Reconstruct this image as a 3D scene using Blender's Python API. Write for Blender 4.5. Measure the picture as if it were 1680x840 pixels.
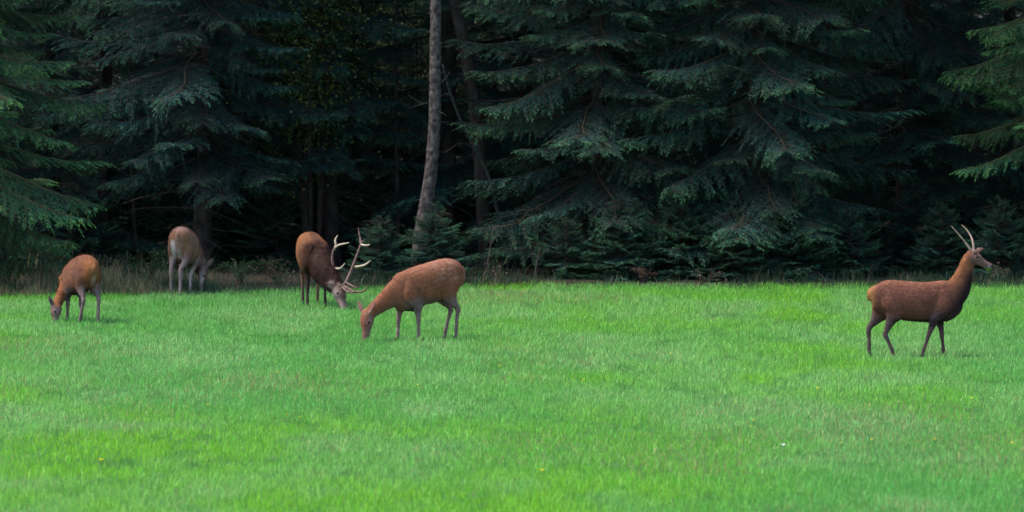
import bpy, bmesh, math, random
import numpy as np
from mathutils import Vector, Matrix, Euler, kdtree

for o in list(bpy.data.objects):
    bpy.data.objects.remove(o)
scene = bpy.context.scene
col = scene.collection
R = math.radians
random.seed(7)
rng = np.random.default_rng(7)

# ------------------------------------------------------------------ camera
FPX, W0, H0 = 12000.0, 1680.0, 840.0          # focal length in photo pixels
CAM_H = 7.0
PITCH = math.atan((420 + 214) / FPX)
cam_data = bpy.data.cameras.new('camera')
cam = bpy.data.objects.new('camera', cam_data)
col.objects.link(cam)
cam.location = (0, 0, CAM_H)
cam.rotation_euler = (math.pi / 2 - PITCH, 0, 0)
cam_data.sensor_width = 36
cam_data.lens = FPX / W0 * 36
cam_data.clip_start = 0.5
cam_data.clip_end = 9000
cam_data.dof.use_dof = True
cam_data.dof.focus_distance = 110
cam_data.dof.aperture_fstop = 2.6
scene.camera = cam

# ------------------------------------------------------------------ world, sun, exposure
SUN_DIR = Vector((-0.50, -0.06, 0.86)).normalized()     # towards the sun
world = bpy.data.worlds.new('World')
scene.world = world
world.use_nodes = True
wn = world.node_tree
bg = wn.nodes['Background']
sky = wn.nodes.new('ShaderNodeTexSky')
sky.sky_type = 'NISHITA'
sky.sun_disc = False
sky.sun_elevation = math.asin(SUN_DIR.z)
sky.sun_rotation = math.atan2(SUN_DIR.x, SUN_DIR.y)
sky.air_density = 1.0
sky.dust_density = 0.7
wn.links.new(sky.outputs[0], bg.inputs[0])
bg.inputs[1].default_value = 0.065
sun_l = bpy.data.lights.new('sun', 'SUN')
sun = bpy.data.objects.new('sun', sun_l)
col.objects.link(sun)
sun_l.energy = 1.5
sun_l.angle = R(25)
sun_l.color = (1.0, 0.95, 0.88)
sun.rotation_euler = SUN_DIR.to_track_quat('Z', 'Y').to_euler()
scene.view_settings.view_transform = 'Standard'
scene.view_settings.look = 'None'
scene.view_settings.gamma = 1
scene.view_settings.exposure = 2.65


# ------------------------------------------------------------------ helpers
def ground_pt(px, py, z=0.0):
    """point of the place seen at a photo pixel, on the level z"""
    r = (px - W0 / 2) / FPX
    u = (H0 / 2 - py) / FPX
    d = Vector((r, math.cos(PITCH) + u * math.sin(PITCH), -math.sin(PITCH) + u * math.cos(PITCH)))
    t = (z - CAM_H) / d.z
    return Vector((d.x * t, d.y * t, z))


def tag(o, label=None, cat=None, group=None, kind=None):
    if label: o['label'] = label
    if cat: o['category'] = cat
    if group: o['group'] = group
    if kind: o['kind'] = kind
    return o


def link(name, data, parent=None):
    o = bpy.data.objects.new(name, data)
    col.objects.link(o)
    if parent is not None:
        o.parent = parent
    return o


def tri_mesh(name, verts, tris, mat, colors=None, smooth=False):
    verts = np.asarray(verts, dtype=np.float32)
    tris = np.asarray(tris, dtype=np.int32)
    me = bpy.data.meshes.new(name)
    me.vertices.add(len(verts))
    me.vertices.foreach_set('co', verts.ravel())
    n = len(tris)
    me.loops.add(n * 3)
    me.loops.foreach_set('vertex_index', tris.ravel())
    me.polygons.add(n)
    me.polygons.foreach_set('loop_start', np.arange(0, n * 3, 3, dtype=np.int32))
    me.polygons.foreach_set('loop_total', np.full(n, 3, dtype=np.int32))
    if smooth:
        me.polygons.foreach_set('use_smooth', np.ones(n, dtype=bool))
    if colors is not None:
        ca = me.color_attributes.new('tint', 'FLOAT_COLOR', 'POINT')
        c = np.ones((len(verts), 4), dtype=np.float32)
        c[:, :3] = colors
        ca.data.foreach_set('color', c.ravel())
    me.update(calc_edges=True)
    me.validate()
    if mat: me.materials.append(mat)
    return me


def vnoise(x, y, seed=0):
    """smooth value noise in 0..1"""
    xi = np.floor(x).astype(np.int64); yi = np.floor(y).astype(np.int64)
    xf = x - xi; yf = y - yi
    xf = xf * xf * (3 - 2 * xf); yf = yf * yf * (3 - 2 * yf)

    def h(a, b):
        n = (a * 374761393 + b * 668265263 + seed * 982451653) & 0x7fffffff
        n = ((n ^ (n >> 13)) * 1274126177) & 0x7fffffff
        return ((n ^ (n >> 16)) & 0xffff) / 65535.0
    return (h(xi, yi) * (1 - xf) + h(xi + 1, yi) * xf) * (1 - yf) + (h(xi, yi + 1) * (1 - xf) + h(xi + 1, yi + 1) * xf) * yf


def fbm(x, y, seed=0, o=3):
    s = 0; a = 0.5; t = 0
    for k in range(o):
        s = s + a * vnoise(x * 2 ** k, y * 2 ** k, seed + k); t += a; a *= 0.5
    return s / t


# ------------------------------------------------------------------ materials
def new_mat(name):
    m = bpy.data.materials.new(name)
    m.use_nodes = True
    nt = m.node_tree
    for n in list(nt.nodes): nt.nodes.remove(n)
    out = nt.nodes.new('ShaderNodeOutputMaterial')
    return m, nt, out


def N(nt, t, **kw):
    n = nt.nodes.new(t)
    for k, v in kw.items():
        if k.startswith('i_'):
            n.inputs[k[2:].replace('_', ' ')].default_value = v
        else:
            setattr(n, k, v)
    return n


def leaf_mat(name, transl=0.35, attr=True, base=(0.05, 0.1, 0.04), obj_random=0.0, rough=0.7, tip=None, noise_scale=0.0, gloss=0.03):
    m, nt, out = new_mat(name)
    L = nt.links.new
    if attr:
        a = N(nt, 'ShaderNodeVertexColor', layer_name='tint'); c = a.outputs[0]
    else:
        a = N(nt, 'ShaderNodeRGB'); a.outputs[0].default_value = (*base, 1); c = a.outputs[0]
    if obj_random:
        oi = N(nt, 'ShaderNodeObjectInfo')
        mr = N(nt, 'ShaderNodeMapRange'); mr.inputs[3].default_value = 1 - obj_random; mr.inputs[4].default_value = 1 + obj_random
        L(oi.outputs['Random'], mr.inputs[0])
        hs = N(nt, 'ShaderNodeHueSaturation'); L(c, hs.inputs['Color']); L(mr.outputs[0], hs.inputs['Value'])
        mr2 = N(nt, 'ShaderNodeMapRange'); mr2.inputs[3].default_value = 0.485; mr2.inputs[4].default_value = 0.525
        mm = N(nt, 'ShaderNodeMath', operation='FRACT'); mu = N(nt, 'ShaderNodeMath', operation='MULTIPLY'); mu.inputs[1].default_value = 7.31
        L(oi.outputs['Random'], mu.inputs[0]); L(mu.outputs[0], mm.inputs[0]); L(mm.outputs[0], mr2.inputs[0]); L(mr2.outputs[0], hs.inputs['Hue'])
        # the tree's own tint
        mx = N(nt, 'ShaderNodeMix', data_type='RGBA', blend_type='MULTIPLY'); mx.inputs[0].default_value = 1
        L(hs.outputs[0], mx.inputs[6]); L(oi.outputs['Color'], mx.inputs[7])
        c = mx.outputs[2]
    d = N(nt, 'ShaderNodeBsdfDiffuse'); L(c, d.inputs[0])
    t = N(nt, 'ShaderNodeBsdfTranslucent'); L(c, t.inputs[0])
    mx = N(nt, 'ShaderNodeMixShader'); mx.inputs[0].default_value = transl
    L(d.outputs[0], mx.inputs[1]); L(t.outputs[0], mx.inputs[2])
    g = N(nt, 'ShaderNodeBsdfGlossy'); g.inputs['Roughness'].default_value = 0.45
    mx2 = N(nt, 'ShaderNodeMixShader'); mx2.inputs[0].default_value = gloss
    L(mx.outputs[0], mx2.inputs[1]); L(g.outputs[0], mx2.inputs[2])
    L(mx2.outputs[0], out.inputs[0])
    return m


def noise_mat(name, cols, scale, rough=0.9, bump=0.3, stretch=(1, 1, 1), detail=6, dist=0.02):
    m, nt, out = new_mat(name)
    L = nt.links.new
    tc = N(nt, 'ShaderNodeTexCoord')
    mp = N(nt, 'ShaderNodeMapping'); mp.inputs['Scale'].default_value = stretch
    L(tc.outputs['Object'], mp.inputs[0])
    n = N(nt, 'ShaderNodeTexNoise'); n.inputs['Scale'].default_value = scale; n.inputs['Detail'].default_value = detail
    L(mp.outputs[0], n.inputs[0])
    r = N(nt, 'ShaderNodeValToRGB')
    r.color_ramp.elements[0].position = 0.3; r.color_ramp.elements[1].position = 0.7
    r.color_ramp.elements[0].color = (*cols[0], 1); r.color_ramp.elements[1].color = (*cols[-1], 1)
    for i, c in enumerate(cols[1:-1]):
        e = r.color_ramp.elements.new(0.3 + 0.4 * (i + 1) / (len(cols) - 1)); e.color = (*c, 1)
    L(n.outputs[0], r.inputs[0])
    p = N(nt, 'ShaderNodeBsdfPrincipled'); p.inputs['Roughness'].default_value = rough
    p.inputs['Specular IOR Level'].default_value = 0.08
    L(r.outputs[0], p.inputs['Base Color'])
    b = N(nt, 'ShaderNodeBump'); b.inputs['Strength'].default_value = bump; b.inputs['Distance'].default_value = dist
    L(n.outputs[0], b.inputs['Height']); L(b.outputs[0], p.inputs['Normal'])
    L(p.outputs[0], out.inputs[0])
    return m


M_GRASS = leaf_mat('grass_blade', 0.45, gloss=0.015)
M_EDGE = leaf_mat('edge_grass_blade', 0.3, gloss=0.02)
M_NEEDLE = leaf_mat('spruce_needles', 0.12, obj_random=0.5, gloss=0.008)
M_LEAF = leaf_mat('broad_leaf', 0.35, gloss=0.015)
M_BARK = noise_mat('spruce_bark', [(0.012, 0.009, 0.008), (0.028, 0.022, 0.019), (0.045, 0.037, 0.032)], 9, bump=0.8, stretch=(1, 1, 0.35))
M_BARK_PALE = noise_mat('scaly_bark', [(0.016, 0.013, 0.013), (0.058, 0.047, 0.043), (0.11, 0.09, 0.083)], 14, bump=1.0, stretch=(1, 1, 0.8), dist=0.03)
M_LICHEN = noise_mat('lichen_bark', [(0.014, 0.018, 0.017), (0.036, 0.047, 0.042)], 20, bump=0.6)
M_TWIG = noise_mat('dead_twig', [(0.03, 0.025, 0.022), (0.07, 0.058, 0.05)], 25, bump=0.2)
M_SOIL = noise_mat('meadow_soil', [(0.022, 0.06, 0.012), (0.035, 0.09, 0.018), (0.05, 0.085, 0.025)], 3, bump=0.6, dist=0.03)
M_FLOOR = noise_mat('forest_litter', [(0.012, 0.009, 0.008), (0.026, 0.019, 0.014), (0.02, 0.024, 0.014)], 2.5, bump=0.8, dist=0.04)
M_ANTLER = noise_mat('antler_bone', [(0.17, 0.11, 0.08), (0.36, 0.26, 0.20)], 18, rough=0.55, bump=0.5, dist=0.004)
M_ANTLER_DARK = noise_mat('antler_dark', [(0.05, 0.03, 0.028), (0.15, 0.095, 0.075)], 18, rough=0.55, bump=0.5, dist=0.004)
M_ANTLER_TIP = noise_mat('antler_tip', [(0.24, 0.18, 0.125), (0.36, 0.285, 0.21)], 18, rough=0.5, bump=0.2, dist=0.004)
M_EYE = noise_mat('deer_eye', [(0.006, 0.004, 0.004), (0.01, 0.007, 0.006)], 5, rough=0.15, bump=0.0)
M_YELLOW = noise_mat('petal_yellow', [(0.75, 0.55, 0.02), (0.85, 0.68, 0.04)], 30, bump=0.1)
M_WHITE = noise_mat('petal_white', [(0.7, 0.7, 0.68), (0.85, 0.85, 0.83)], 30, bump=0.1)
M_STALK = leaf_mat('stalk', 0.2, attr=False, base=(0.06, 0.16, 0.03))

M_HAIR = leaf_mat('deer_hair', 0.15, gloss=0.004)
# fur: colour from the coat's markings plus painted light and shade, broken by fine hair noise
M_FUR, nt, out = new_mat('deer_fur')
L = nt.links.new
va = N(nt, 'ShaderNodeVertexColor', layer_name='tint')
tc = N(nt, 'ShaderNodeTexCoord')
mp = N(nt, 'ShaderNodeMapping'); mp.inputs['Scale'].default_value = (0.7, 1, 1.0)
L(tc.outputs['Object'], mp.inputs[0])
n1 = N(nt, 'ShaderNodeTexNoise'); n1.inputs['Scale'].default_value = 75; n1.inputs['Detail'].default_value = 5; L(mp.outputs[0], n1.inputs[0])
n2 = N(nt, 'ShaderNodeTexNoise'); n2.inputs['Scale'].default_value = 13; n2.inputs['Detail'].default_value = 4; L(mp.outputs[0], n2.inputs[0])
ad = N(nt, 'ShaderNodeMath', operation='ADD'); L(n1.outputs[0], ad.inputs[0]); L(n2.outputs[0], ad.inputs[1])
mr = N(nt, 'ShaderNodeMapRange'); mr.inputs[1].default_value = 0.6; mr.inputs[2].default_value = 1.4; mr.inputs[3].default_value = 0.60; mr.inputs[4].default_value = 1.40
L(ad.outputs[0], mr.inputs[0])
hs = N(nt, 'ShaderNodeHueSaturation'); L(va.outputs[0], hs.inputs['Color']); L(mr.outputs[0], hs.inputs['Value'])
pb = N(nt, 'ShaderNodeBsdfPrincipled'); pb.inputs['Roughness'].default_value = 0.8
pb.inputs['Specular IOR Level'].default_value = 0.05
pb.inputs['Sheen Weight'].default_value = 0.06; pb.inputs['Sheen Roughness'].default_value = 0.5
pb.inputs['Sheen Tint'].default_value = (0.9, 0.7, 0.65, 1)
L(hs.outputs[0], pb.inputs['Base Color'])
bp = N(nt, 'ShaderNodeBump'); bp.inputs['Strength'].default_value = 0.5; bp.inputs['Distance'].default_value = 0.008
L(ad.outputs[0], bp.inputs['Height']); L(bp.outputs[0], pb.inputs['Normal'])
L(pb.outputs[0], out.inputs[0])

# ------------------------------------------------------------------ ground
def edge_y(x):
    """depth of the meadow's far edge"""
    t = np.clip((np.asarray(x, dtype=float) + 9) / 10.0, 0, 1)
    return 119.7 + 2.6 * t * t * (3 - 2 * t)


def ground_sheet():
    bm = bmesh.new()
    vs = [bm.verts.new((x, y, 0)) for x, y in ((-4000, -4000), (4000, -4000), (4000, 4000), (-4000, 4000))]
    bm.faces.new(vs)
    me = bpy.data.meshes.new('ground'); bm.to_mesh(me); bm.free(); me.materials.append(M_SOIL)
    tag(link('ground', me), 'green meadow ground under the grass', kind='structure')
    # forest floor, a litter sheet 4 mm above
    xs = np.linspace(-60, 60, 161)
    v = []; f = []
    for x in xs:
        e = float(edge_y(x)) + 0.25 + 0.6 * float(fbm(np.array([x * 0.8]), np.array([3.0]), 5)[0])
        v.append((x, e, 0.006)); v.append((x, e + 1.2, 0.05)); v.append((x, 420, 0.05))
    for i in range(len(xs) - 1):
        for k in range(2):
            a = i * 3 + k; b = a + 3
            f.append((a, b, b + 1)); f.append((a, b + 1, a + 1))
    tag(link('forest_floor', tri_mesh('forest_floor', v, f, M_FLOOR)), 'dark needle litter under the trees', kind='structure')


ground_sheet()


# ------------------------------------------------------------------ grass
def blades(x, y, h, w, colr, lean, seed, z0=0.0):
    r = np.random.default_rng(seed)
    n = len(x)
    a = r.uniform(0, 2 * math.pi, n)            # facing
    b = r.uniform(0, 2 * math.pi, n)            # lean direction
    le = lean * np.abs(r.normal(0.5, 0.45, n)) * h
    wx = np.cos(a) * w * 0.5; wy = np.sin(a) * w * 0.5
    lx = np.cos(b) * le; ly = np.sin(b) * le
    hh = np.sqrt(np.maximum(h * h - le * le * 0.8, (0.3 * h) ** 2))
    V = np.empty((n, 5, 3), dtype=np.float32)
    V[:, 0] = np.stack([x - wx, y - wy, np.full(n, z0)], 1)
    V[:, 1] = np.stack([x + wx, y + wy, np.full(n, z0)], 1)
    V[:, 2] = np.stack([x - wx * .75 + lx * .3, y - wy * .75 + ly * .3, z0 + hh * .58], 1)
    V[:, 3] = np.stack([x + wx * .75 + lx * .3, y + wy * .75 + ly * .3, z0 + hh * .58], 1)
    V[:, 4] = np.stack([x + lx, y + ly, z0 + hh], 1)
    base = (np.arange(n) * 5)[:, None, None]
    T = (np.array([[0, 1, 3], [0, 3, 2], [2, 3, 4]])[None] + base).reshape(-1, 3)
    C = np.repeat(colr[:, None, :], 5, axis=1).reshape(-1, 3)
    return V.reshape(-1, 3), T, C


def mix(a, b, t):
    return a * (1 - t[:, None]) + b * t[:, None]


def meadow():
    r = np.random.default_rng(11)
    n = 345000
    # density falls off gently with distance
    y = 77 + (124.5 - 77) * r.random(n * 2) ** 1.05
    x = r.uniform(-1, 1, n * 2) * 11.0
    keep = (np.abs(x) < 0.0715 * y + 1.3) & (y < edge_y(x) + 0.15 + 0.7 * fbm(x * 1.1, y * .7, 77, 2))
    x = x[keep][:n]; y = y[keep][:n]
    n = len(x)
    n1 = fbm(x * 0.22, y * 0.11, 1, 4)
    n2 = fbm(x * 0.9, y * 0.35, 21, 3)
    n3 = fbm(x * 0.30, y * 0.16, 41, 3)
    clump = fbm(x * 3.2, y * 1.6, 61, 2)
    blue = np.array([0.102, 0.325, 0.062]); yel = np.array([0.146, 0.385, 0.026])
    pale = np.array([0.185, 0.39, 0.115]); tan = np.array([0.27, 0.27, 0.11]); dark = np.array([0.050, 0.180, 0.040])
    near = np.clip((99 - y) / 8, 0, 1)
    t = np.clip((n1 - 0.5) * 3 + 0.35 + 0.4 * near, 0, 1)
    c = mix(blue[None], yel[None], t)
    c = mix(c, pale[None], np.clip((n2 - 0.5) * 2.2 + 0.30 * (1 - near) + 0.05, 0, 0.85))
    # worn, drier swath on the left and thin patches elsewhere
    sw = np.exp(-((x + 6.2) / 3.4) ** 2 - ((y - (99.5 + 0.12 * x)) / 2.6) ** 2)
    dry = np.clip(0.12 * sw + np.clip((n3 - 0.60) * 1.6, 0, 0.25) + np.clip((n2 - .68) * 1.2, 0, .2), 0, 0.6)
    c = np.where((r.random(n) < dry)[:, None], tan[None] * r.uniform(0.7, 1.1, (n, 1)), c)
    c = mix(c, np.broadcast_to(dark, c.shape), np.clip((0.40 - clump) * 2.5, 0, 0.6))
    c = c * r.uniform(0.68, 1.32, (n, 1))
    c[:, 0] *= r.uniform(0.8, 1.3, n)
    h = (0.055 + 0.075 * clump + 0.05 * np.clip(n1 - .45, 0, 1)) * r.uniform(0.6, 1.35, n)
    h += np.clip((88 - y) / 10, 0, 1) * 0.03
    h *= 0.86
    tall = r.random(n) < 0.012
    h[tall] *= 1.7
    w = r.uniform(0.006, 0.011, n) * np.where(tall, 0.7, 1)
    V, T, C = blades(x, y, h, w, c, 0.9, 12)
    tag(link('meadow_grass', tri_mesh('meadow_grass', V, T, M_GRASS, C)), 'short bright green meadow grass', 'grass', kind='stuff')


meadow()


def edge_growth():
    r = np.random.default_rng(13)
    n = 70000
    x = r.uniform(-12.5, 12.5, n)
    e = edge_y(x)
    y = e + r.exponential(0.9, n) - 0.15
    d1 = fbm(x * 0.7, y * 0.7, 3, 3)
    keep = r.random(n) < np.clip((d1 - 0.38) * 4, 0.12, 1) * np.clip(0.6 + 0.4 * (-1.5 - x) / 4, 0.6, 1)
    x = x[keep]; y = y[keep]; n = len(x); e = edge_y(x)
    n2 = fbm(x * 0.55, y * 0.8, 8, 3); n3 = fbm(x * 1.7, y * 1.7, 9, 2)
    left = np.clip((-3.5 - x) / 3, 0, 1)
    green = np.array([0.040, 0.085, 0.035]); tan = np.array([0.16, 0.125, 0.065]); red = np.array([0.11, 0.06, 0.045]); dk = np.array([0.02, 0.045, 0.025])
    c = mix(green[None], dk[None], np.clip((n3 - .4) * 2.5, 0, 1))
    pt = np.clip((n2 - 0.46) * 2.6 + 0.28 * left, 0.04, 0.8) * (0.3 + 0.7 * left)
    c = np.where((r.random(n) < pt)[:, None], tan[None], c)
    c = np.where((r.random(n) < 0.05 + .25 * np.clip((n2 - .62) * 4, 0, 1))[:, None], red[None], c)
    c = c * r.uniform(0.5, 1.2, (n, 1)) * (0.75 + 1.0 * left)[:, None]
    h = (0.12 + 0.24 * n3 + 0.55 * left * n2) * r.uniform(0.5, 1.5, n)
    h *= np.clip(0.45 + (y - e) * 0.9, 0.45, 1.0) * np.clip(0.35 + 1.6 * (fbm(x * 1.3, y * 1.1, 33, 3) - .25), .3, 1.4)
    w = r.uniform(0.006, 0.014, n)
    V, T, C = blades(x, y, h, w, c, 1.0, 14)
    tag(link('edge_grass', tri_mesh('edge_grass', V, T, M_EDGE, C)), 'rank dry and dark grass along the foot of the forest', 'grass', kind='stuff')


edge_growth()


# ------------------------------------------------------------------ tubes (for wood, antlers, deer)
def catmull(P, k):
    """P: (n,m) control rows -> smooth rows"""
    P = np.asarray(P, dtype=float)
    n = len(P)
    if n < 3: k = max(k, 1)
    out = []
    for i in range(n - 1):
        p0 = P[max(i - 1, 0)]; p1 = P[i]; p2 = P[i + 1]; p3 = P[min(i + 2, n - 1)]
        for j in range(k):
            t = j / k
            out.append(0.5 * ((2 * p1) + (-p0 + p2) * t + (2 * p0 - 5 * p1 + 4 * p2 - p3) * t * t + (-p0 + 3 * p1 - 3 * p2 + p3) * t ** 3))
    out.append(P[-1])
    return np.array(out)


def tube(pts, seg=8, k=4, cap=True):
    """rows x,y,z,r -> verts, tris of a round tapered tube"""
    S = catmull(pts, k)
    n = len(S)
    V = []; T = []
    prev = None
    for i in range(n):
        p = Vector(S[i, :3])
        t = Vector(S[min(i + 1, n - 1), :3]) - Vector(S[max(i - 1, 0), :3])
        t.normalize()
        if prev is None:
            a = t.orthogonal().normalized()
        else:
            a = (prev - t * prev.dot(t)).normalized()
        prev = a
        b = t.cross(a)
        r = max(S[i, 3], 0.0004)
        for s in range(seg):
            w = 2 * math.pi * s / seg
            V.append(p + a * (r * math.cos(w)) + b * (r * math.sin(w)))
    for i in range(n - 1):
        for s in range(seg):
            q = i * seg + s; u = i * seg + (s + 1) % seg
            T.append((q, u, u + seg)); T.append((q, u + seg, q + seg))
    if cap:
        V.append(Vector(S[0, :3])); V.append(Vector(S[-1, :3]))
        a = len(V) - 2; b = a + 1
        for s in range(seg):
            T.append((a, (s + 1) % seg, s)); T.append((b, (n - 1) * seg + s, (n - 1) * seg + (s + 1) % seg))
    return [tuple(v) for v in V], T


def join(parts):
    V = []; T = []
    for v, t in parts:
        o = len(V)
        V.extend(v); T.extend([(a + o, b + o, c + o) for a, b, c in t])
    return V, T


# ------------------------------------------------------------------ spruce branches
def spruce_branch(seed, length, bushy=1.0, droop=0.25, hang=0.6):
    """a bough along +X: axis, hanging side shoots, twigs set with needle tufts"""
    r = np.random.default_rng(seed)
    pos = []; dirs = []; lens = []; tipf = []
    woods = []
    n_ax = 14
    u = np.linspace(0, 1, n_ax)
    side = np.cumsum(r.normal(0, 0.018, n_ax)) * length
    ax = np.stack([u * length, side, -droop * length * (u ** 1.3) + 0.16 * length * u ** 3.2], 1)
    rad = 0.020 * (1 - u) + 0.003
    woods.append(tube(np.concatenate([ax, rad[:, None]], 1)[::2], 4, 1, False))

    def at(t):
        i = min(int(t * (n_ax - 1)), n_ax - 2); f = t * (n_ax - 1) - i
        return ax[i] * (1 - f) + ax[i + 1] * f, (ax[i + 1] - ax[i]) / np.linalg.norm(ax[i + 1] - ax[i])
    ns = int(30 * length / 2.4 * bushy)
    for i in range(ns):
        for sgn in (-1, 1):
            t = 0.16 + 0.84 * (i + r.uniform(0, 1)) / ns
            if t > 0.995: t = 0.995
            p, d = at(t)
            sl = length * (0.30 * (1 - t) ** 0.6 + 0.07) * r.uniform(0.55, 1.25) * (0.45 + 0.55 * min(1, (t - 0.1) * 4))
            if sl < 0.06: continue
            out_dir = d * r.uniform(0.5, 1.0) + np.array([0, sgn * r.uniform(0.5, 1.0), 0])
            out_dir /= np.linalg.norm(out_dir)
            m = max(3, int(sl / 0.045))
            q = p.copy(); dd = out_dir.copy()
            line = [q.copy()]
            hg = hang * r.uniform(0.4, 1.5)
            for k in range(m):
                dd = dd + np.array([0, 0, -hg * 0.9 / m])
                dd /= np.linalg.norm(dd)
                q = q + dd * sl / m
                line.append(q.copy())
                tf = (k + 1) / m
                # twigs on both sides of the shoot
                sd = np.cross(dd, np.array([0, 0, 1.0])); nn = np.linalg.norm(sd)
                sd = sd / nn if nn > 1e-3 else np.array([0, 1.0, 0])
                for s2 in (-1, 1):
                    if r.random() < 0.15: continue
                    tl = (0.035 + 0.13 * (1 - tf) * min(1, sl / 0.4)) * r.uniform(0.6, 1.3)
                    td = dd * 0.8 + sd * s2 * r.uniform(0.5, 0.9) + np.array([0, 0, r.uniform(-0.45, 0.1)])
                    pos.append(q - dd * sl / m * r.random()); dirs.append(td / np.linalg.norm(td)); lens.append(tl)
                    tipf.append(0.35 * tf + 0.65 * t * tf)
            pos.append(q); dirs.append(dd); lens.append(0.06); tipf.append(0.4 + 0.6 * t)
            l = np.array(line)
            woods.append(tube(np.concatenate([l[::2], np.full((len(l[::2]), 1), 0.004)], 1), 3, 1, False))
    pos = np.array(pos); dirs = np.array(dirs); lens = np.array(lens); tipf = np.array(tipf)
    n = len(pos)
    K = 6
    Vs = []; Cs = []
    upv = np.array([0, 0, 1.0])
    sdv = np.cross(dirs, upv); sdv /= (np.linalg.norm(sdv, axis=1)[:, None] + 1e-6)
    nrm = np.cross(sdv, dirs)
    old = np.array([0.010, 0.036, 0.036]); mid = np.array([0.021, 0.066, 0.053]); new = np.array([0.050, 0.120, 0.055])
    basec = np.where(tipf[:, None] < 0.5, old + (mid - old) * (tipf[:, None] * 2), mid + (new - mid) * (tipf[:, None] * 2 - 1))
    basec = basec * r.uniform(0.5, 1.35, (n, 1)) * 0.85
    for k in range(K):
        f = (k + r.random(n)) / K
        b = pos + dirs * (lens * f)[:, None]
        ang = r.uniform(0, 2 * math.pi, n)
        spread = r.uniform(0.35, 0.8, n)
        nd = dirs + sdv * (np.cos(ang) * spread)[:, None] + nrm * (np.sin(ang) * spread * 0.7)[:, None]
        nd /= np.linalg.norm(nd, axis=1)[:, None]
        nl = r.uniform(0.022, 0.042, n)
        wv = np.cross(nd, r.normal(0, 1, (n, 3))); wv /= (np.linalg.norm(wv, axis=1)[:, None] + 1e-6)
        hw = r.uniform(0.003, 0.0055, n)[:, None]
        tri = np.stack([b - wv * hw, b + wv * hw, b + nd * nl[:, None]], 1)
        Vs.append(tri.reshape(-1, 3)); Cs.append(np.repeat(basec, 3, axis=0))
    V = np.concatenate(Vs); C = np.concatenate(Cs)
    T = np.arange(len(V)).reshape(-1, 3)
    wv, wt = join(woods)
    o = len(V)
    V = np.concatenate([V, np.array(wv)]); T = np.concatenate([T, np.array(wt) + o])
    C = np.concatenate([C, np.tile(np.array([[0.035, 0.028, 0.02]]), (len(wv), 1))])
    return tri_mesh('spruce_bough', V, T, M_NEEDLE, C)


BOUGHS = [spruce_branch(100 + i, 2.4, b, dr, hg) for i, (b, dr, hg) in enumerate(
    [(1.0, 0.22, 0.6), (1.15, 0.30, 0.9), (0.9, 0.18, 0.5), (1.1, 0.36, 1.2), (1.0, 0.26, 0.8), (0.85, 0.15, 0.4)])]
SPRAYS = [spruce_branch(200 + i, 1.0, 1.6, dr, hg) for i, (dr, hg) in enumerate([(0.05, 0.2), (0.12, 0.35), (-0.05, 0.15)])]


def inner_twigs(seed, h, L0):
    """the tangle of bare dead twigs close round a trunk"""
    r = random.Random(seed)
    parts = []
    z = 0.4
    while z < h:
        for k in range(3):
            a = r.uniform(0, 2 * math.pi); l = L0 * r.uniform(0.3, 1.0); dz = r.uniform(-0.5, 0.05) * l
            p = [(0, 0, z, 0.012), (math.cos(a) * l * .5, math.sin(a) * l * .5, z + dz * .35 + .03, 0.008),
                 (math.cos(a + .1) * l, math.sin(a + .1) * l, z + dz, 0.002)]
            parts.append(tube(p, 3, 2, False))
            for q in range(3):
                f = r.uniform(.35, .9); b = a + r.choice((-1, 1)) * r.uniform(.4, .9); m = l * r.uniform(.2, .4)
                x0, y0, z0 = math.cos(a) * l * f, math.sin(a) * l * f, z + dz * f * f + .02
                parts.append(tube([(x0, y0, z0, .005), (x0 + math.cos(b) * m, y0 + math.sin(b) * m, z0 - m * .4, .0015)], 3, 1, False))
        z += r.uniform(0.1, 0.22)
    v, t = join(parts)
    return tri_mesh('dead_twigs', v, t, M_TWIG)


TWIG_MESH = [inner_twigs(1, 7.0, 1.3), inner_twigs(2, 7.0, 1.1)]


def trunk_mesh(h, r0, seed, mat, bend=0.05, seg=10):
    rr = random.Random(seed)
    pts = []
    n = 9
    bx = rr.uniform(-1, 1) * bend; by = rr.uniform(-1, 1) * bend
    for i in range(n):
        t = i / (n - 1)
        fl = 1 + 0.5 * max(0, 1 - t * n / 1.0)
        pts.append((bx * math.sin(t * 3) * h * .2, by * math.sin(t * 2.4) * h * .2, t * h - (0.1 if i == 0 else 0), r0 * (1 - t) ** 0.8 * fl + 0.008))
    v, t = tube(pts, seg, 3)
    return tri_mesh('trunk', v, t, mat, smooth=True)


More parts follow.
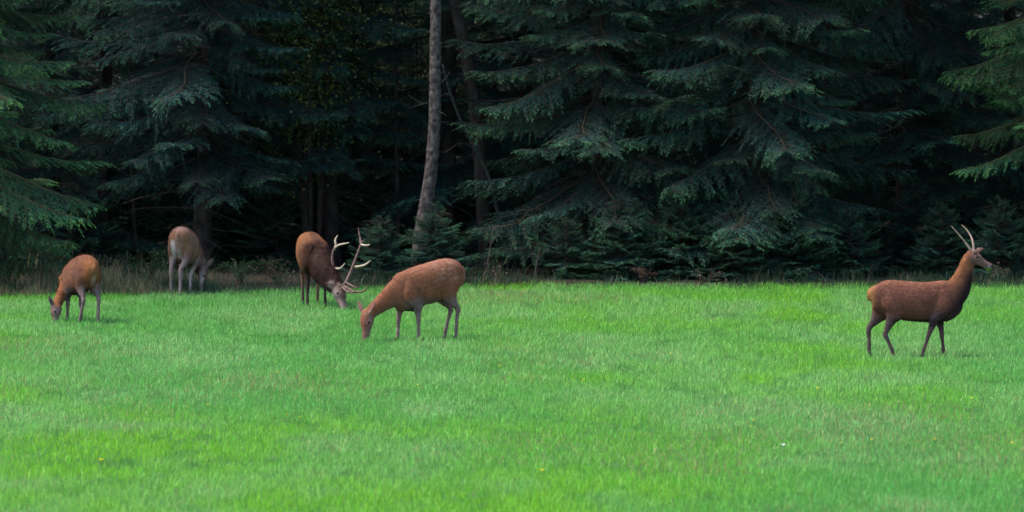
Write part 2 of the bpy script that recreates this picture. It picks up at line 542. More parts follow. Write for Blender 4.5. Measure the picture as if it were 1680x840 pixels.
def spruce(x, y, h, reach, low, seed, label, group=None, tint=(1, 1, 1), step=0.26, per=5, dense_to=7.0, only_front=False, name='spruce_tree', meshes=None, upper=True):
    r = random.Random(seed)
    root = link(name, None)
    root.location = (x, y, 0.0)
    root.empty_display_size = 0.3
    tag(root, label, 'spruce', group)
    link('trunk', trunk_mesh(h, 0.0065 * h + 0.015, seed, M_BARK), root)
    crown = link('crown', TWIG_MESH[seed % 2], root)
    crown.rotation_euler.z = r.uniform(0, 6.28)
    crown.location.z = 0.05
    k = min(reach / 2.4, 1.3)
    crown.scale = (k, k, min(1.0, 0.9 * h / 7.0))
    inv = None
    ms = meshes or BOUGHS
    ml = 2.4 if ms is BOUGHS else 1.0
    z = low
    crz = crown.rotation_euler.z
    while z < h * 0.97:
        t = z / h
        l = reach * (1 - t) ** 0.75 * (0.75 + 0.25 * min(1, (z - low) / 1.0 + 0.4))
        dense = z < dense_to
        p = per if dense else 5
        a0 = r.uniform(0, 6.28)
        for i in range(p):
            a = a0 + 2 * math.pi * i / p + r.uniform(-0.4, 0.4)
            s = l / ml * r.uniform(0.72, 1.2)
            if not dense: s *= 1.3
            b = link('branch', r.choice(ms), crown)
            # local to the crown, which is turned and scaled
            b.matrix_parent_inverse = (Matrix.Rotation(crz, 4, 'Z') @ Matrix.Diagonal((k, k, crown.scale.z, 1))).inverted() @ Matrix.Translation((0, 0, -0.05))
            b.location = (0, 0, z + r.uniform(-0.12, 0.12))
            pitch = -0.30 + 0.75 * t + r.uniform(-0.14, 0.14)
            b.rotation_euler = Euler((r.uniform(-0.25, 0.25), -pitch, a), 'XYZ')
            b.scale = (s, s * r.uniform(0.9, 1.15) * (1 if dense else 1.4), s * (1 if r.random() < .85 else 0.8))
            v = r.uniform(0.85, 1.15)
            b.color = (tint[0] * v, tint[1] * v, tint[2] * v, 1)
        z += step * r.uniform(0.75, 1.3) * (1 if dense else (3.0 if step < .4 else 1.5))
        if not dense and not upper: break
    return root


def at_px(px, d):
    return (px - 840) / FPX * d * 1.0014


# front row, trunk pixel and depth
FR = 'tall dark spruce trees at the meadow edge'
spruce(at_px(-70, 121.2), 121.2, 15, 2.5, 0.9, 1, 'light green spruce at the end of the row, its boughs reaching out over the meadow', FR, (2.3, 2.2, 1.4))
spruce(at_px(330, 127.2), 127.2, 17, 2.9, 2.0, 2, 'dark spruce with wide boughs over the grazing hind by the forest edge', FR, (0.85, 0.95, 1.05))
spruce(at_px(545, 129.0), 129.0, 16, 2.4, 2.2, 3, 'dark spruce beside the yellowish broadleaf bush, behind the big stag', FR, (0.85, 0.95, 1.0))
spruce(at_px(985, 126.3), 126.3, 17, 2.8, 0.6, 4, 'broad spruce with grey twig ends, first to the right of the bare trunk', FR, (1.0, 1.0, 0.95))
spruce(at_px(1235, 125.6), 125.6, 18, 2.7, 0.5, 5, 'broad spruce with boughs sweeping to the ground, second from the bare trunk', FR, (0.95, 1.02, 1.0))
spruce(at_px(1480, 128.2), 128.2, 17, 2.8, 1.9, 6, 'dark spruce behind the young antlered deer, its boughs hanging in layers', FR, (0.85, 0.98, 1.0))
spruce(at_px(1745, 124.6), 124.6, 16, 2.3, 2.6, 7, 'bright green spruce with hanging curtains of twigs at the far end of the row', FR, (1.3, 1.6, 0.9))

# deeper rows
BK = 'spruces deep in the forest'
k = 20
for d, n, off in ((130.8, 10, 0.0), (135.0, 10, 0.6), (140, 9, 0.2), (146, 10, 0.5), (152, 11, 0.1), (158, 12, 0.6)):
    for i in range(n):
        x = -12.5 + 25.0 * (i + 0.3 + off * 0.6 + random.uniform(-0.25, 0.25)) / n
        spruce(x, d + random.uniform(-1.2, 1.2), random.uniform(15, 19), random.uniform(2.2, 2.8), random.uniform(0.3, 1.2), k,
               'shadowed spruce standing deep in the forest behind the front trees', BK, (0.85, 0.95, 1.0), step=0.55, per=4, dense_to=7.5)
        k += 1
# trees that close the row beyond the picture's ends
for x, d in ((-12.9, 127.0), (-15.8, 127.5), (12.4, 126.5), (15, 124.5)):
    spruce(x, d, 16, 2.6, 0.9, k, 'spruce continuing the forest edge past the end of the row', 'spruces continuing the forest edge', (1, 1, 1), step=0.5, per=4)
    k += 1

# young spruces at the foot of the wood
YG = 'young spruces at the foot of the forest'
young = [(625, 123.7, 1.15, 'small young spruce left of the bare trunk, behind the grazing hind\'s back'),
         (712, 123.6, 1.35, 'small bushy spruce hiding the foot of the bare trunk'),
         (930, 124.4, 1.1, 'small young spruce by the forked dead sapling'),
         (1020, 124.2, 1.5, 'young spruce under the broad spruce with grey twig ends'),
         (1120, 124.6, 1.7, 'young spruce with spreading low boughs, between the two broad spruces'),
         (1200, 124.1, 1.3, 'low young spruce in front of the second broad spruce'),
         (1300, 124.4, 1.6, 'young spruce right beside the second broad spruce'),
         (1395, 124.6, 1.2, 'young spruce beside the young antlered deer\'s back'),
         (1545, 124.9, 1.3, 'young spruce behind the antlers of the young deer'),
         (1640, 124.6, 1.4, 'young spruce behind the young deer\'s muzzle')]
for i, (px, d, h, lab) in enumerate(young):
    spruce(at_px(px, d), d, h, 0.62 * h ** 0.6 + 0.12, 0.08, 300 + i, lab, YG, (1.0, 1.05, 1.0), step=0.075, per=8, dense_to=9, name='young_spruce', meshes=SPRAYS)


for i, (px, d, h) in enumerate([(40, 126.5, 1.3), (130, 128.5, 1.5), (215, 130.0, 1.7), (290, 129.4, 1.4), (380, 130.4, 1.8), (455, 129.0, 1.5), (530, 131.0, 1.7), (600, 129.8, 1.4),
                                (690, 130.6, 1.8), (800, 130.2, 1.7), (860, 128.4, 1.3), (1420, 127.0, 1.4), (1500, 126.6, 1.5), (1585, 127.4, 1.6), (1665, 128.0, 1.6)]):
    spruce(at_px(px, d), d, h * 1.1, 0.62 * h ** 0.6 + 0.2, 0.08, 330 + i, 'stunted young spruce in deep shade behind the first trees', 'young spruces in deep shade', (0.8, 0.9, 0.95),
           step=0.09, per=7, dense_to=9, name='young_spruce', meshes=SPRAYS)


# ------------------------------------------------------------------ bare trunks and poles
def bare_tree(name, pts, mat, label, cat, dead=8, seed=0, top=None):
    base = Vector(pts[0][:3])
    root = link(name, None); root.location = (base.x, base.y, 0); root.empty_display_size = .3
    tag(root, label, cat)
    loc = [(p[0] - base.x, p[1] - base.y, p[2], p[3]) for p in pts]
    v, t = tube(loc, 12, 5)
    link('trunk', tri_mesh('trunk', v, t, mat, smooth=True), root)
    r = random.Random(seed)
    S = catmull(loc, 8)
    for i in range(dead):
        q = S[r.randrange(4, len(S) - 1)]
        a = r.uniform(0, 6.28); l = r.uniform(0.15, 0.6)
        p = [(0, 0, 0, .011), (math.cos(a) * l * .5, math.sin(a) * l * .5, l * r.uniform(-.1, .2), .007), (math.cos(a) * l, math.sin(a) * l, l * r.uniform(-.3, .25), .003)]
        v, t = tube(p, 4, 2, False)
        o = link('dead_branch', tri_mesh('dead_branch', v, t, M_TWIG), root); o.location = q[:3]
    return root, S


def px_pt(px, py, d):
    r = (px - W0 / 2) / FPX; u = (H0 / 2 - py) / FPX
    v = Vector((r, math.cos(PITCH) + u * math.sin(PITCH), -math.sin(PITCH) + u * math.cos(PITCH)))
    t = d / v.y
    return (v.x * t, d, CAM_H + v.z * t)


def wood_line(pixs, d, grow=None):
    """photo pixels + radius -> trunk control points, extended down to the ground and up to a tall top"""
    P = [(*px_pt(a, b, d), r) for a, b, r in pixs]
    return P


d = 125.3
P = wood_line([(686, 470, .17), (693, 375, .135), (706, 290, .115), (713, 200, .108), (714, 110, .102), (715, 20, .097), (716, -80, .09)], d)
P[0] = (P[0][0], d, -0.1, P[0][3])
lx, ly, lz, lr = P[-1]
P += [(lx + .1, ly, lz + 3, .08), (lx + .0, ly, lz + 7, .05), (lx + .1, ly, lz + 10, .01)]
root, S = bare_tree('bare_trunk_tree', P, M_BARK_PALE, 'tall bare grey-brown trunk with scaly bark curving at its foot', 'tree', 16, 5)
cr = link('crown', TWIG_MESH[0], root); cr.location = (P[-3][0] - P[0][0], 0, P[-3][2] - 1.0); cr.scale = (1, 1, .9)
for i in range(36):
    b = link('branch', BOUGHS[i % 6], cr)
    b.location = (0, 0, 0.3 + i * .17); s = .7 * (1 - i / 50)
    b.rotation_euler = (0, -0.1, i * 2.4); b.scale = (s, s, s)
    b.color = (1, 1, 1, 1)

d = 128.0
P = wood_line([(800, 470, .15), (792, 330, .13), (783, 210, .12), (768, 110, .115), (748, 10, .11), (735, -60, .10)], d)
P[0] = (P[0][0], d, -0.1, P[0][3])
lx, ly, lz, lr = P[-1]
P += [(lx - .3, ly, lz + 4, .07), (lx - .4, ly, lz + 8, .02)]
bare_tree('leaning_trunk_tree', P, M_BARK, 'dark leaning trunk in the shade behind the bare trunk', 'tree', 10, 6)

d = 127.2
P = [(*px_pt(a, b, d), r) for a, b, r in [(838, 460, .036), (808, 310, .034), (786, 255, .032), (757, 200, .028), (738, 150, .024), (726, 105, .016)]]
P[0] = (P[0][0], d, -0.05, P[0][3])
bare_tree('leaning_pole', P, M_LICHEN, 'thin lichen-grey dead pole leaning against the tree behind it', 'dead tree', 3, 7)

for i, (pixs, d, lab) in enumerate([
    ([(176, 470, .06), (172, 300, .055), (166, 120, .05), (160, -20, .045)], 129.6, 'thin dark stem beside the light green spruce, in its shade'),
    ([(654, 470, .045), (652, 330, .042), (650, 180, .04), (650, 40, .035)], 129.0, 'thin dark stem left of the bare trunk, deep in the wood'),
    ([(232, 470, .03), (222, 380, .028), (215, 250, .025), (212, 120, .02)], 128.8, 'very thin pale-edged stem between light green spruce and grazing hind'),
    ([(578, 470, .05), (580, 300, .045), (580, 120, .04), (581, -20, .035)], 130.5, 'thin shaded stem behind the big stag\'s antlers'),
    ([(1350, 470, .05), (1352, 300, .05), (1356, 100, .04), (1360, -20, .035)], 130.0, 'thin shaded stem in the dark gap behind the young antlered deer'),
]):
    P = wood_line(pixs, d)
    P[0] = (P[0][0], d, -0.05, P[0][3])
    lx, ly, lz, lr = P[-1]
    P += [(lx, ly, lz + 3, lr * .6), (lx + .1, ly, lz + 5, .008)]
    bare_tree('thin_tree', P, M_BARK, lab, 'tree', 14, 20 + i)

# saplings at the edge: dead stems
for i, (px, hgt, d, lean, lab) in enumerate([
        (797, 0.95, 123.9, .14, 'thin brown sapling stem with a withered brown leaf tuft'),
        (876, 0.62, 123.5, .10, 'small dead sapling with a forked top at the forest edge')]):
    x = at_px(px, d)
    root = link('sapling', None); root.location = (x, d, 0); root.empty_display_size = .2
    tag(root, lab, 'sapling')
    v, t = tube([(0, 0, -.03, .016), (lean * .3, 0, hgt * .4, .013), (lean, 0, hgt, .006)], 6, 4)
    link('stem', tri_mesh('stem', v, t, M_TWIG, smooth=True), root)
    for s in (-1, 1):
        v, t = tube([(lean * .7, 0, hgt * .68, .009), (lean * .7 + s * .08, .02, hgt * .84, .006), (lean * .7 + s * (.2 if i else .06), .03, hgt * (1.0 if s > 0 else .9 - .2 * i), .002)], 5, 3)
        link('twig', tri_mesh('twig', v, t, M_TWIG, smooth=True), root)


# ------------------------------------------------------------------ leafy bushes and broadleaf tree
def leaf_cloud(n, centre_fn, size, cols, seed):
    r = np.random.default_rng(seed)
    P = centre_fn(r, n)
    a = r.normal(0, 1, (n, 3)); a[:, 2] *= .5; a /= np.linalg.norm(a, axis=1)[:, None]
    b = np.cross(a, r.normal(0, 1, (n, 3)) + np.array([0, 0, 1.2])); b /= np.linalg.norm(b, axis=1)[:, None]
    L_ = size * r.uniform(.6, 1.3, n)[:, None]; w = L_ * .42
    V = np.stack([P, P + a * L_ * .5 + b * w, P + a * L_, P + a * L_ * .5 - b * w], 1).reshape(-1, 3)
    base = (np.arange(n) * 4)[:, None, None]
    T = (np.array([[0, 1, 2], [0, 2, 3]])[None] + base).reshape(-1, 3)
    cols = np.array(cols)
    c = cols[r.integers(0, len(cols), n)] * r.uniform(.65, 1.3, (n, 1))
    return V, T, np.repeat(c, 4, axis=0)


def bush(name, x, y, h, wdt, n, size, cols, seed, label, cat='bush', stems=9):
    root = link(name, None); root.location = (x, y, 0); root.empty_display_size = .2
    tag(root, label, cat)
    r = random.Random(seed)
    tips = []; parts = []
    for i in range(stems):
        a = r.uniform(0, 6.28); l = wdt * r.uniform(.2, 1.0); hh = h * r.uniform(.6, 1.0) * (1 - .35 * (l / wdt) ** 2)
        p = [(.02 * h * math.cos(a), .02 * h * math.sin(a), -.03, min(.012 * h + .003, .034)), (math.cos(a) * l * .4, math.sin(a) * l * .4, hh * .55, min(.008 * h + .002, .022)), (math.cos(a) * l, math.sin(a) * l, hh, .002)]
        parts.append(tube(p, 4, 3, False)); tips.append(catmull(p, 6)[:, :3])
        for q in range(3):
            f = r.randrange(5, 11); s = tips[-1][f] if f < len(tips[-1]) else tips[-1][-1]
            b = a + r.uniform(-1.4, 1.4); m = min(h, 1.6) * r.uniform(.12, .3)
            e = [(*s, .004 * h + .001), (s[0] + math.cos(b) * m, s[1] + math.sin(b) * m, s[2] + m * r.uniform(-.1, .5), .001)]
            parts.append(tube(e, 3, 1, False)); tips.append(catmull(e, 6)[:, :3])
    v, t = join(parts)
    link('stem', tri_mesh('stem', v, t, M_BARK if h > 2 else M_TWIG), root)
    tp = np.concatenate([q[len(q) // 3:] for q in tips])

    def cf(rn, n):
        return tp[rn.integers(0, len(tp), n)] + rn.normal(0, h * .05, (n, 3))
    V, T, C = leaf_cloud(n, cf, size, cols, seed)
    V[:, 2] = np.maximum(V[:, 2], 0.01)
    link('foliage', tri_mesh('foliage', V, T, M_LEAF, C), root)
    return root


YB2 = [(.075, .105, .02), (.10, .115, .025), (.045, .075, .02), (.03, .055, .022)]
G1 = [(.025, .06, .02), (.035, .075, .024), (.018, .042, .02)]
G2 = [(.04, .075, .055), (.065, .10, .075), (.025, .05, .035)]
YB = [(.10, .13, .025), (.15, .16, .03), (.07, .10, .025), (.05, .085, .03)]
BR = [(.075, .045, .03), (.10, .062, .04), (.05, .032, .024)]
bush('leafy_bush', at_px(243, 122.4), 122.4, .72, .34, 1500, .032, G1, 1, 'rounded green bush between the two hinds at the forest edge')
bush('leafy_bush', at_px(205, 122.6), 122.6, .62, .25, 700, .032, G2, 2, 'small grey-green bush beside the rounded green bush')
bush('leafy_bush', at_px(12, 121.3), 121.3, .55, .30, 900, .032, G1 + YB[:2], 3, 'yellow-tinged bush below the light green spruce')
bush('leafy_bush', at_px(80, 122.2), 122.2, .65, .35, 800, .032, G2, 4, 'loose grey-green weeds behind the small hind')
bush('leafy_bush', at_px(395, 122.6), 122.6, .55, .40, 800, .032, G1, 5, 'low green weeds right of the hind\'s head at the edge')
bush('leafy_bush', at_px(455, 122.9), 122.9, .5, .35, 600, .032, BR + G1, 6, 'brown and green weeds left of the big stag')
bush('leafy_bush', at_px(1058, 123.4), 123.4, .32, .35, 500, .032, BR, 7, 'withered red-brown weeds below the broad spruces')
bush('leafy_bush', at_px(1160, 123.5), 123.5, .28, .32, 400, .032, BR + G2, 8, 'brownish weeds between low young spruces')
bush('leafy_bush', at_px(1640, 123.6), 123.6, .36, .3, 500, .032, BR + G1, 9, 'brown-green weeds below the young deer\'s muzzle')
bush('leafy_bush', at_px(800, 123.6), 123.6, .45, .3, 350, .032, BR + G1, 10, 'brown-leaved weeds round the sapling right of the bare trunk')
bush('broadleaf_tree', at_px(512, 127.9), 127.9, 6.4, 1.1, 6500, .06, YB2, 11, 'yellow-green broadleaf tree glimpsed between the dark spruces', 'tree', 14)
bush('broadleaf_tree', at_px(690, 132.0), 132.0, 6.5, 1.3, 3000, .07, [(.06, .075, .03), (.09, .10, .035)], 12, 'thin olive broadleaf tree behind the bare trunk', 'tree', 11)

def wood_mass(r, n):
    c = np.stack([r.uniform(-18, 18, 900), r.uniform(162, 172, 900), r.uniform(0.1, 8.5, 900)], 1)
    return c[r.integers(0, 900, n)] + r.normal(0, 1, (n, 3)) * np.array([.7, .5, .28])


V, T, C = leaf_cloud(60000, wood_mass, .20, [(.02, .045, .025), (.03, .06, .03), (.05, .07, .025)], 31)
V[:, 2] = np.maximum(V[:, 2], 0.06)
tag(link('distant_wood', tri_mesh('distant_wood', V, T, M_LEAF, C)), 'dim mass of undergrowth far inside the wood', 'undergrowth', kind='stuff')

# ------------------------------------------------------------------ flowers in the grass
FL = [(166, 755), (1341, 637), (1207, 659), (1231, 700), (889, 772), (685, 631), (452, 594), (630, 584), (492, 684), (341, 664), (1533, 721),
      (1660, 727), (1379, 727), (957, 623), (1049, 621), (1430, 721), (470, 680), (1594, 653), (455, 611), (525, 617), (215, 560), (1100, 580), (820, 600), (1236, 690)]


def flower(px, py, mat, size, label, group=None, stalk=.10):
    p = ground_pt(px, py, stalk)
    root = link('meadow_flower', None); root.location = (p.x, p.y, 0); root.empty_display_size = .1
    tag(root, label, 'flower', group)
    v, t = tube([(0, 0, -.01, .002), (.004, 0, stalk * .5, .002), (0, 0, stalk, .0018)], 5, 2)
    link('stalk', tri_mesh('stalk', v, t, M_STALK), root)
    V = []; T = []
    for i in range(6):
        a = i * math.pi / 3
        o = len(V)
        for rr, da, z in ((.1, 0, 0), (.75, -.5, .35), (1, 0, .55), (.75, .5, .35)):
            V.append((math.cos(a + da) * rr * size, math.sin(a + da) * rr * size, stalk + z * size))
        T += [(o, o + 1, o + 2), (o, o + 2, o + 3)]
    link('petals', tri_mesh('petals', V, T, mat), root)
    v, t = tube([(0, 0, stalk - .2 * size, size * .25), (0, 0, stalk + .3 * size, size * .3), (0, 0, stalk + .42 * size, size * .1)], 6, 1)
    link('flower_head', tri_mesh('flower_head', v, t, mat), root)


for i, (a, b) in enumerate(FL):
    flower(a, b, M_YELLOW, .030 if i in (0, 1, 4) else random.uniform(.014, .022), 'tiny yellow flower in the meadow grass', 'yellow meadow flowers', random.uniform(.10, .15))
flower(1285, 731, M_WHITE, .034, 'single small white flower in the bright grass', None, .11)

# ------------------------------------------------------------------ deer
COAT = dict(
    coat=(0.215, 0.085, 0.042), back=(0.25, 0.105, 0.055), belly=(0.15, 0.10, 0.085), leg=(0.135, 0.092, 0.082),
    rump=(0.42, 0.24, 0.12), head=(0.20, 0.115, 0.085), muzzle=(0.16, 0.11, 0.10), dark=(0.035, 0.022, 0.022), neck=(0.21, 0.085, 0.045))


class Deer:
    """rings lofted in the animal's own frame (x ahead, y to its left, z up), fused into one skin"""

    def __init__(self, px, py, yaw, pal=None):
        self.o = ground_pt(px, py)
        self.px, self.py, self.yaw = px, py, R(yaw)
        self.s = FPX / self.o.y
        self.V = []; self.F = []; self.C = []
        self.pal = dict(COAT); self.pal.update(pal or {})

    def L(self, px, py, dy=0.0):
        """photo pixel + depth offset (m, away from the camera) -> own frame"""
        d = self.o.y + dy
        w = Vector(px_pt(px, py, d)) - Vector((self.o.x, self.o.y, 0))
        c, s = math.cos(-self.yaw), math.sin(-self.yaw)
        return (w.x * c - w.y * s, w.x * s + w.y * c, w.z)

    def loft(self, rows, k=5, seg=20, up=(0, 0, 1), power=2.2):
        """rows: x,y,z, half_up, half_down, half_width, r,g,b"""
        S = catmull([list(a) for a in rows], k)
        n = len(S); b0 = len(self.V)
        up = Vector(up)
        for i in range(n):
            p = Vector(S[i, :3])
            t = (Vector(S[min(i + 1, n - 1), :3]) - Vector(S[max(i - 1, 0), :3])).normalized()
            lat = up.cross(t)
            if lat.length < 1e-3: lat = Vector((0, 1, 0))
            lat.normalize(); nu = t.cross(lat)
            hu, hd, hw = [max(v, .003) for v in S[i, 3:6]]
            for j in range(seg):
                w = 2 * math.pi * j / seg
                cs, sn = math.cos(w), math.sin(w)
                cx = math.copysign(abs(cs) ** (2 / power), cs); sx = math.copysign(abs(sn) ** (2 / power), sn)
                self.V.append(p + lat * (hw * cx) + nu * ((hu if sx > 0 else hd) * sx))
                self.C.append(tuple(S[i, 6:9]))
        for i in range(n - 1):
            for j in range(seg):
                q = b0 + i * seg + j; u = b0 + i * seg + (j + 1) % seg
                self.F.append((q, u, u + seg, q + seg))
        self.F.append(tuple(b0 + j for j in reversed(range(seg))))
        self.F.append(tuple(b0 + (n - 1) * seg + j for j in range(seg)))

    def build(self, label, group, paint=None, voxel=0.0105, smooth=7, cat='deer', mane=None):
        me = bpy.data.meshes.new('body_src')
        me.from_pydata([tuple(v) for v in self.V], [], self.F)
        tmp = bpy.data.objects.new('body_src', me); col.objects.link(tmp)
        rm = tmp.modifiers.new('r', 'REMESH'); rm.mode = 'VOXEL'; rm.voxel_size = voxel; rm.use_smooth_shade = True
        sm = tmp.modifiers.new('s', 'SMOOTH'); sm.factor = 0.5; sm.iterations = smooth
        dg = bpy.context.evaluated_depsgraph_get()
        ev = tmp.evaluated_get(dg)
        body = bpy.data.meshes.new_from_object(ev)
        bpy.data.objects.remove(tmp); bpy.data.meshes.remove(me)
        kd = kdtree.KDTree(len(self.V))
        for i, v in enumerate(self.V): kd.insert(v, i)
        kd.balance()
        n = len(body.vertices)
        colr = np.ones((n, 4), dtype=np.float32)
        co = np.empty(n * 3, dtype=np.float32); body.vertices.foreach_get('co', co); co = co.reshape(-1, 3)
        no = np.array([v.normal[:] for v in body.vertices])
        for i in range(n):
            c = np.zeros(3); ws = 0
            for (p, idx, dist) in kd.find_n(Vector(co[i].tolist()), 6):
                w = 1 / (dist + .01) ** 2; c += np.array(self.C[idx]) * w; ws += w
            colr[i, :3] = c / ws
        if paint: paint(co, no, colr)
        a, ax, u, lf, l = self.hf; hk = self.hk
        rel = co - np.array(a)
        t = rel @ np.array(ax) / l; up_ = rel @ np.array(u) / hk; sd = np.abs(rel @ np.array(lf)) / hk
        on = (t > -.02) * (t < 1.1) * (sd < .085) * (np.abs(up_) < .12)
        nu = no @ np.array(u)
        hd_ = np.array(self.pal['head'])
        blend(colr, on * sstep(.05, .15, t) * sstep(.62, .48, t) * sstep(.25, .8, nu), self.pal.get('brow', tuple(hd_ * np.array([.85, .6, .5]))), .8)
        blend(colr, on * sstep(.40, .55, t) * sstep(.3, .8, nu) * sstep(.97, .9, t), tuple(hd_ * np.array([.6, .5, .5])), .7)
        blend(colr, on * sstep(.055, .03, np.hypot((t - .33) * l, (up_ - .018) * hk)) * (sd > .035), tuple(np.minimum(hd_ * 1.5, .6)), .55)
        blend(colr, on * sstep(.024, .010, np.hypot((t - .33) * l, (up_ - .018) * hk)) * (sd > .035), (.012, .009, .009), .95)
        blend(colr, on * sstep(.25, .45, t) * sstep(-.3, -.8, nu), tuple(np.minimum(hd_ * 1.7, .6)), .6)
        blend(colr, on * sstep(.78, .9, t) * sstep(.2, -.3, nu), self.pal.get('lip', (.32, .27, .25)), .75)
        blend(colr, on * sstep(.93, .975, t) * sstep(-.5, .0, nu), (.018, .014, .015), .95)
        if mane:
            m = mane(co)[:, None]
            nz = (fbm(co[:, 0] * 46 + co[:, 1] * 37, co[:, 2] * 23 + co[:, 1] * 29, 3, 2) - .5)[:, None]
            co2 = co + no * nz * m
            body.vertices.foreach_set('co', co2.astype(np.float32).ravel())
        colr[:, :3] *= 0.80
        ca = body.color_attributes.new('tint', 'FLOAT_COLOR', 'POINT')
        ca.data.foreach_set('color', colr.ravel())
        body.materials.clear(); body.materials.append(M_FUR)
        body.polygons.foreach_set('use_smooth', np.ones(len(body.polygons), dtype=bool))
        body.name = 'body'
        hair = self.fur(co, no, colr, body, mane)
        root = link('red_deer', None); root.location = self.o; root.rotation_euler.z = self.yaw; root.empty_display_size = .3
        tag(root, label, cat, group)
        bo = link('body', body, root)
        link('hair', hair, bo)
        self.root = root
        return root

    def fur(self, co, no, colr, body, mane, n=26000):
        r = np.random.default_rng(len(co))
        i = r.integers(0, len(co), n)
        p = co[i] + r.normal(0, .004, (n, 3)); nn = no[i]; c = colr[i, :3]
        a, ax, u, lf, l = self.hf
        dh = np.linalg.norm(p - np.array(a + ax * (l * .5)), axis=1)
        ln = np.where(dh < l * .62, .010, np.where(p[:, 2] < .42, .012, .030)) * r.uniform(.6, 1.3, n)
        if mane: ln = ln + .05 * sstep(.0, .25, p[:, 0]) * (p[:, 2] > .42) * (dh > l * .62) * r.uniform(.5, 1.2, n)
        f = np.tile(np.array([[-1.0, 0, -.55]]), (n, 1)) + r.normal(0, .22, (n, 3))
        f -= nn * np.sum(f * nn, 1)[:, None]; f /= (np.linalg.norm(f, axis=1)[:, None] + 1e-6)
        s = np.cross(nn, f); w = r.uniform(.0018, .0036, n)[:, None]
        lift = r.uniform(.10, .38, n)[:, None]
        b0 = p - nn * .002
        V = np.stack([b0 - s * w, b0 + s * w, p + f * ln[:, None] + nn * ln[:, None] * lift], 1).reshape(-1, 3)
        k = r.uniform(.55, 1.45, (n, 1)) * (1 + .25 * (fbm(p[:, 0] * 9, p[:, 2] * 9 + p[:, 1] * 7, 2, 2) - .5)[:, None] * 2)
        C = np.repeat(c * k, 3, axis=0)
        return tri_mesh('hair', V, np.arange(3 * n).reshape(-1, 3), M_HAIR, C)

    def part(self, name, tubes, mat, seg=8, k=4):
        v, t = join([tube(p, seg, k) for p in tubes])
        return link(name, tri_mesh(name, v, t, mat, smooth=True), self.root)

    def eye(self, p, r=.014):
        bm = bmesh.new()
        bmesh.ops.create_uvsphere(bm, u_segments=12, v_segments=8, radius=r)
        bmesh.ops.scale(bm, vec=(1.25, .8, .95), verts=bm.verts)
        me = bpy.data.meshes.new('eye'); bm.to_mesh(me); bm.free(); me.materials.append(M_EYE)
        for f in me.polygons: f.use_smooth = True
        o = link('eye', me, self.root); o.location = p

    # ---- anatomy
    def torso(self, k=1.0, kz=1.0, top=None, belly=None, dx=0.0, wid=1.0, arch=0.0, bend=0.0):
        p = self.pal
        # x, top, bottom, half width
        T = top or [(-.65, .92, .80, .05), (-.60, 1.01, .72, .11), (-.50, 1.07, .63, .145), (-.38, 1.105, .575, .165), (-.2, 1.095, .535, .18), (0, 1.08, .505, .205),
                    (.18, 1.075, .495, .20), (.34, 1.09, .50, .165), (.47, 1.10, .515, .145), (.58, 1.06, .60, .12), (.655, .99, .74, .07)]
        rows = []
        for i, (x, t, b, w) in enumerate(T):
            t *= kz; b *= kz
            c = p['rump'] if i == 0 else p['coat']
            rows.append((x * k + dx, bend * x * x, (t * .55 + b * .45), (t - b) * .45, (t - b) * .55, w * wid, *c))
        self.loft(rows, 5, 26)

    def leg(self, pts, cols=None):
        """pts: (x,y,z, half_fore_aft, half_side)"""
        p = self.pal
        n = len(pts)
        rows = []
        for i, (x, y, z, a, b) in enumerate(pts):
            c = cols[i] if cols else p['leg']
            rows.append((x, y, z, a, a, b, *c))
        self.loft(rows, 5, 14, up=(1, 0, 0.02))

    def foreleg(self, sx, sy, ex, kx, fx, hx, y2=None, kz=1.0, z0=0.0):
        """shoulder x, side y, elbow x, knee x, fetlock x, hoof x"""
        p = self.pal; y2 = sy if y2 is None else y2
        self.leg([(sx + .01, sy * .75, .96 * kz, .09, .055), (sx + .01, sy * .9, .86 * kz, .125, .068), (sx, sy, .72 * kz, .14, .072), (ex, sy, .565 * kz, .085, .056), (ex * .6 + kx * .4, sy * .6 + y2 * .4, .45 * kz, .048, .036), (kx, y2, .31 * kz + z0, .034, .03),
                  (kx * .55 + fx * .45, y2, .20 * kz + z0, .024, .021), (fx, y2, .095 + z0, .028, .025), (fx * .4 + hx * .6, y2, .05 + z0, .024, .023), (hx + .005, y2, .02 + z0, .034, .028), (hx + .012, y2, -.01 + z0, .036, .03)],
                 [p['coat'], p['coat'], p['coat'], p['leg']] + [p['leg']] * 4 + [p['leg'], p['dark'], p['dark']])

    def hindleg(self, hx, sy, sx, kx, fx, ox, y2=None, kz=1.0, thigh=1.0, hock=.45):
        """hip x, side y, stifle x, hock x, fetlock x, hoof x"""
        p = self.pal; y2 = sy if y2 is None else y2
        self.leg([(hx, sy * .7, .96 * kz, .15, .075), (hx * .5 + sx * .5, sy * .95, .80 * kz, .185 * thigh, .092), (sx * .78 + kx * .22, sy, .65 * kz, .15 * thigh, .078), (sx * .45 + kx * .55, sy * .6 + y2 * .4, .53 * kz, .078, .05), (kx * .9 + sx * .1, y2, (hock + .035) * kz, .042, .032), (kx - .008, y2, hock * kz - .03, .040, .030),
                  (kx * .6 + fx * .4, y2, hock * .62 * kz, .026, .022), (fx, y2, .10, .029, .025), (fx * .4 + ox * .6, y2, .05, .024, .023), (ox + .005, y2, .02, .034, .028), (ox + .012, y2, -.01, .036, .03)],
                 [p['coat'], p['coat'], p['coat'], p['leg'], p['leg'], p['leg']] + [p['leg']] * 3 + [p['dark'], p['dark']])

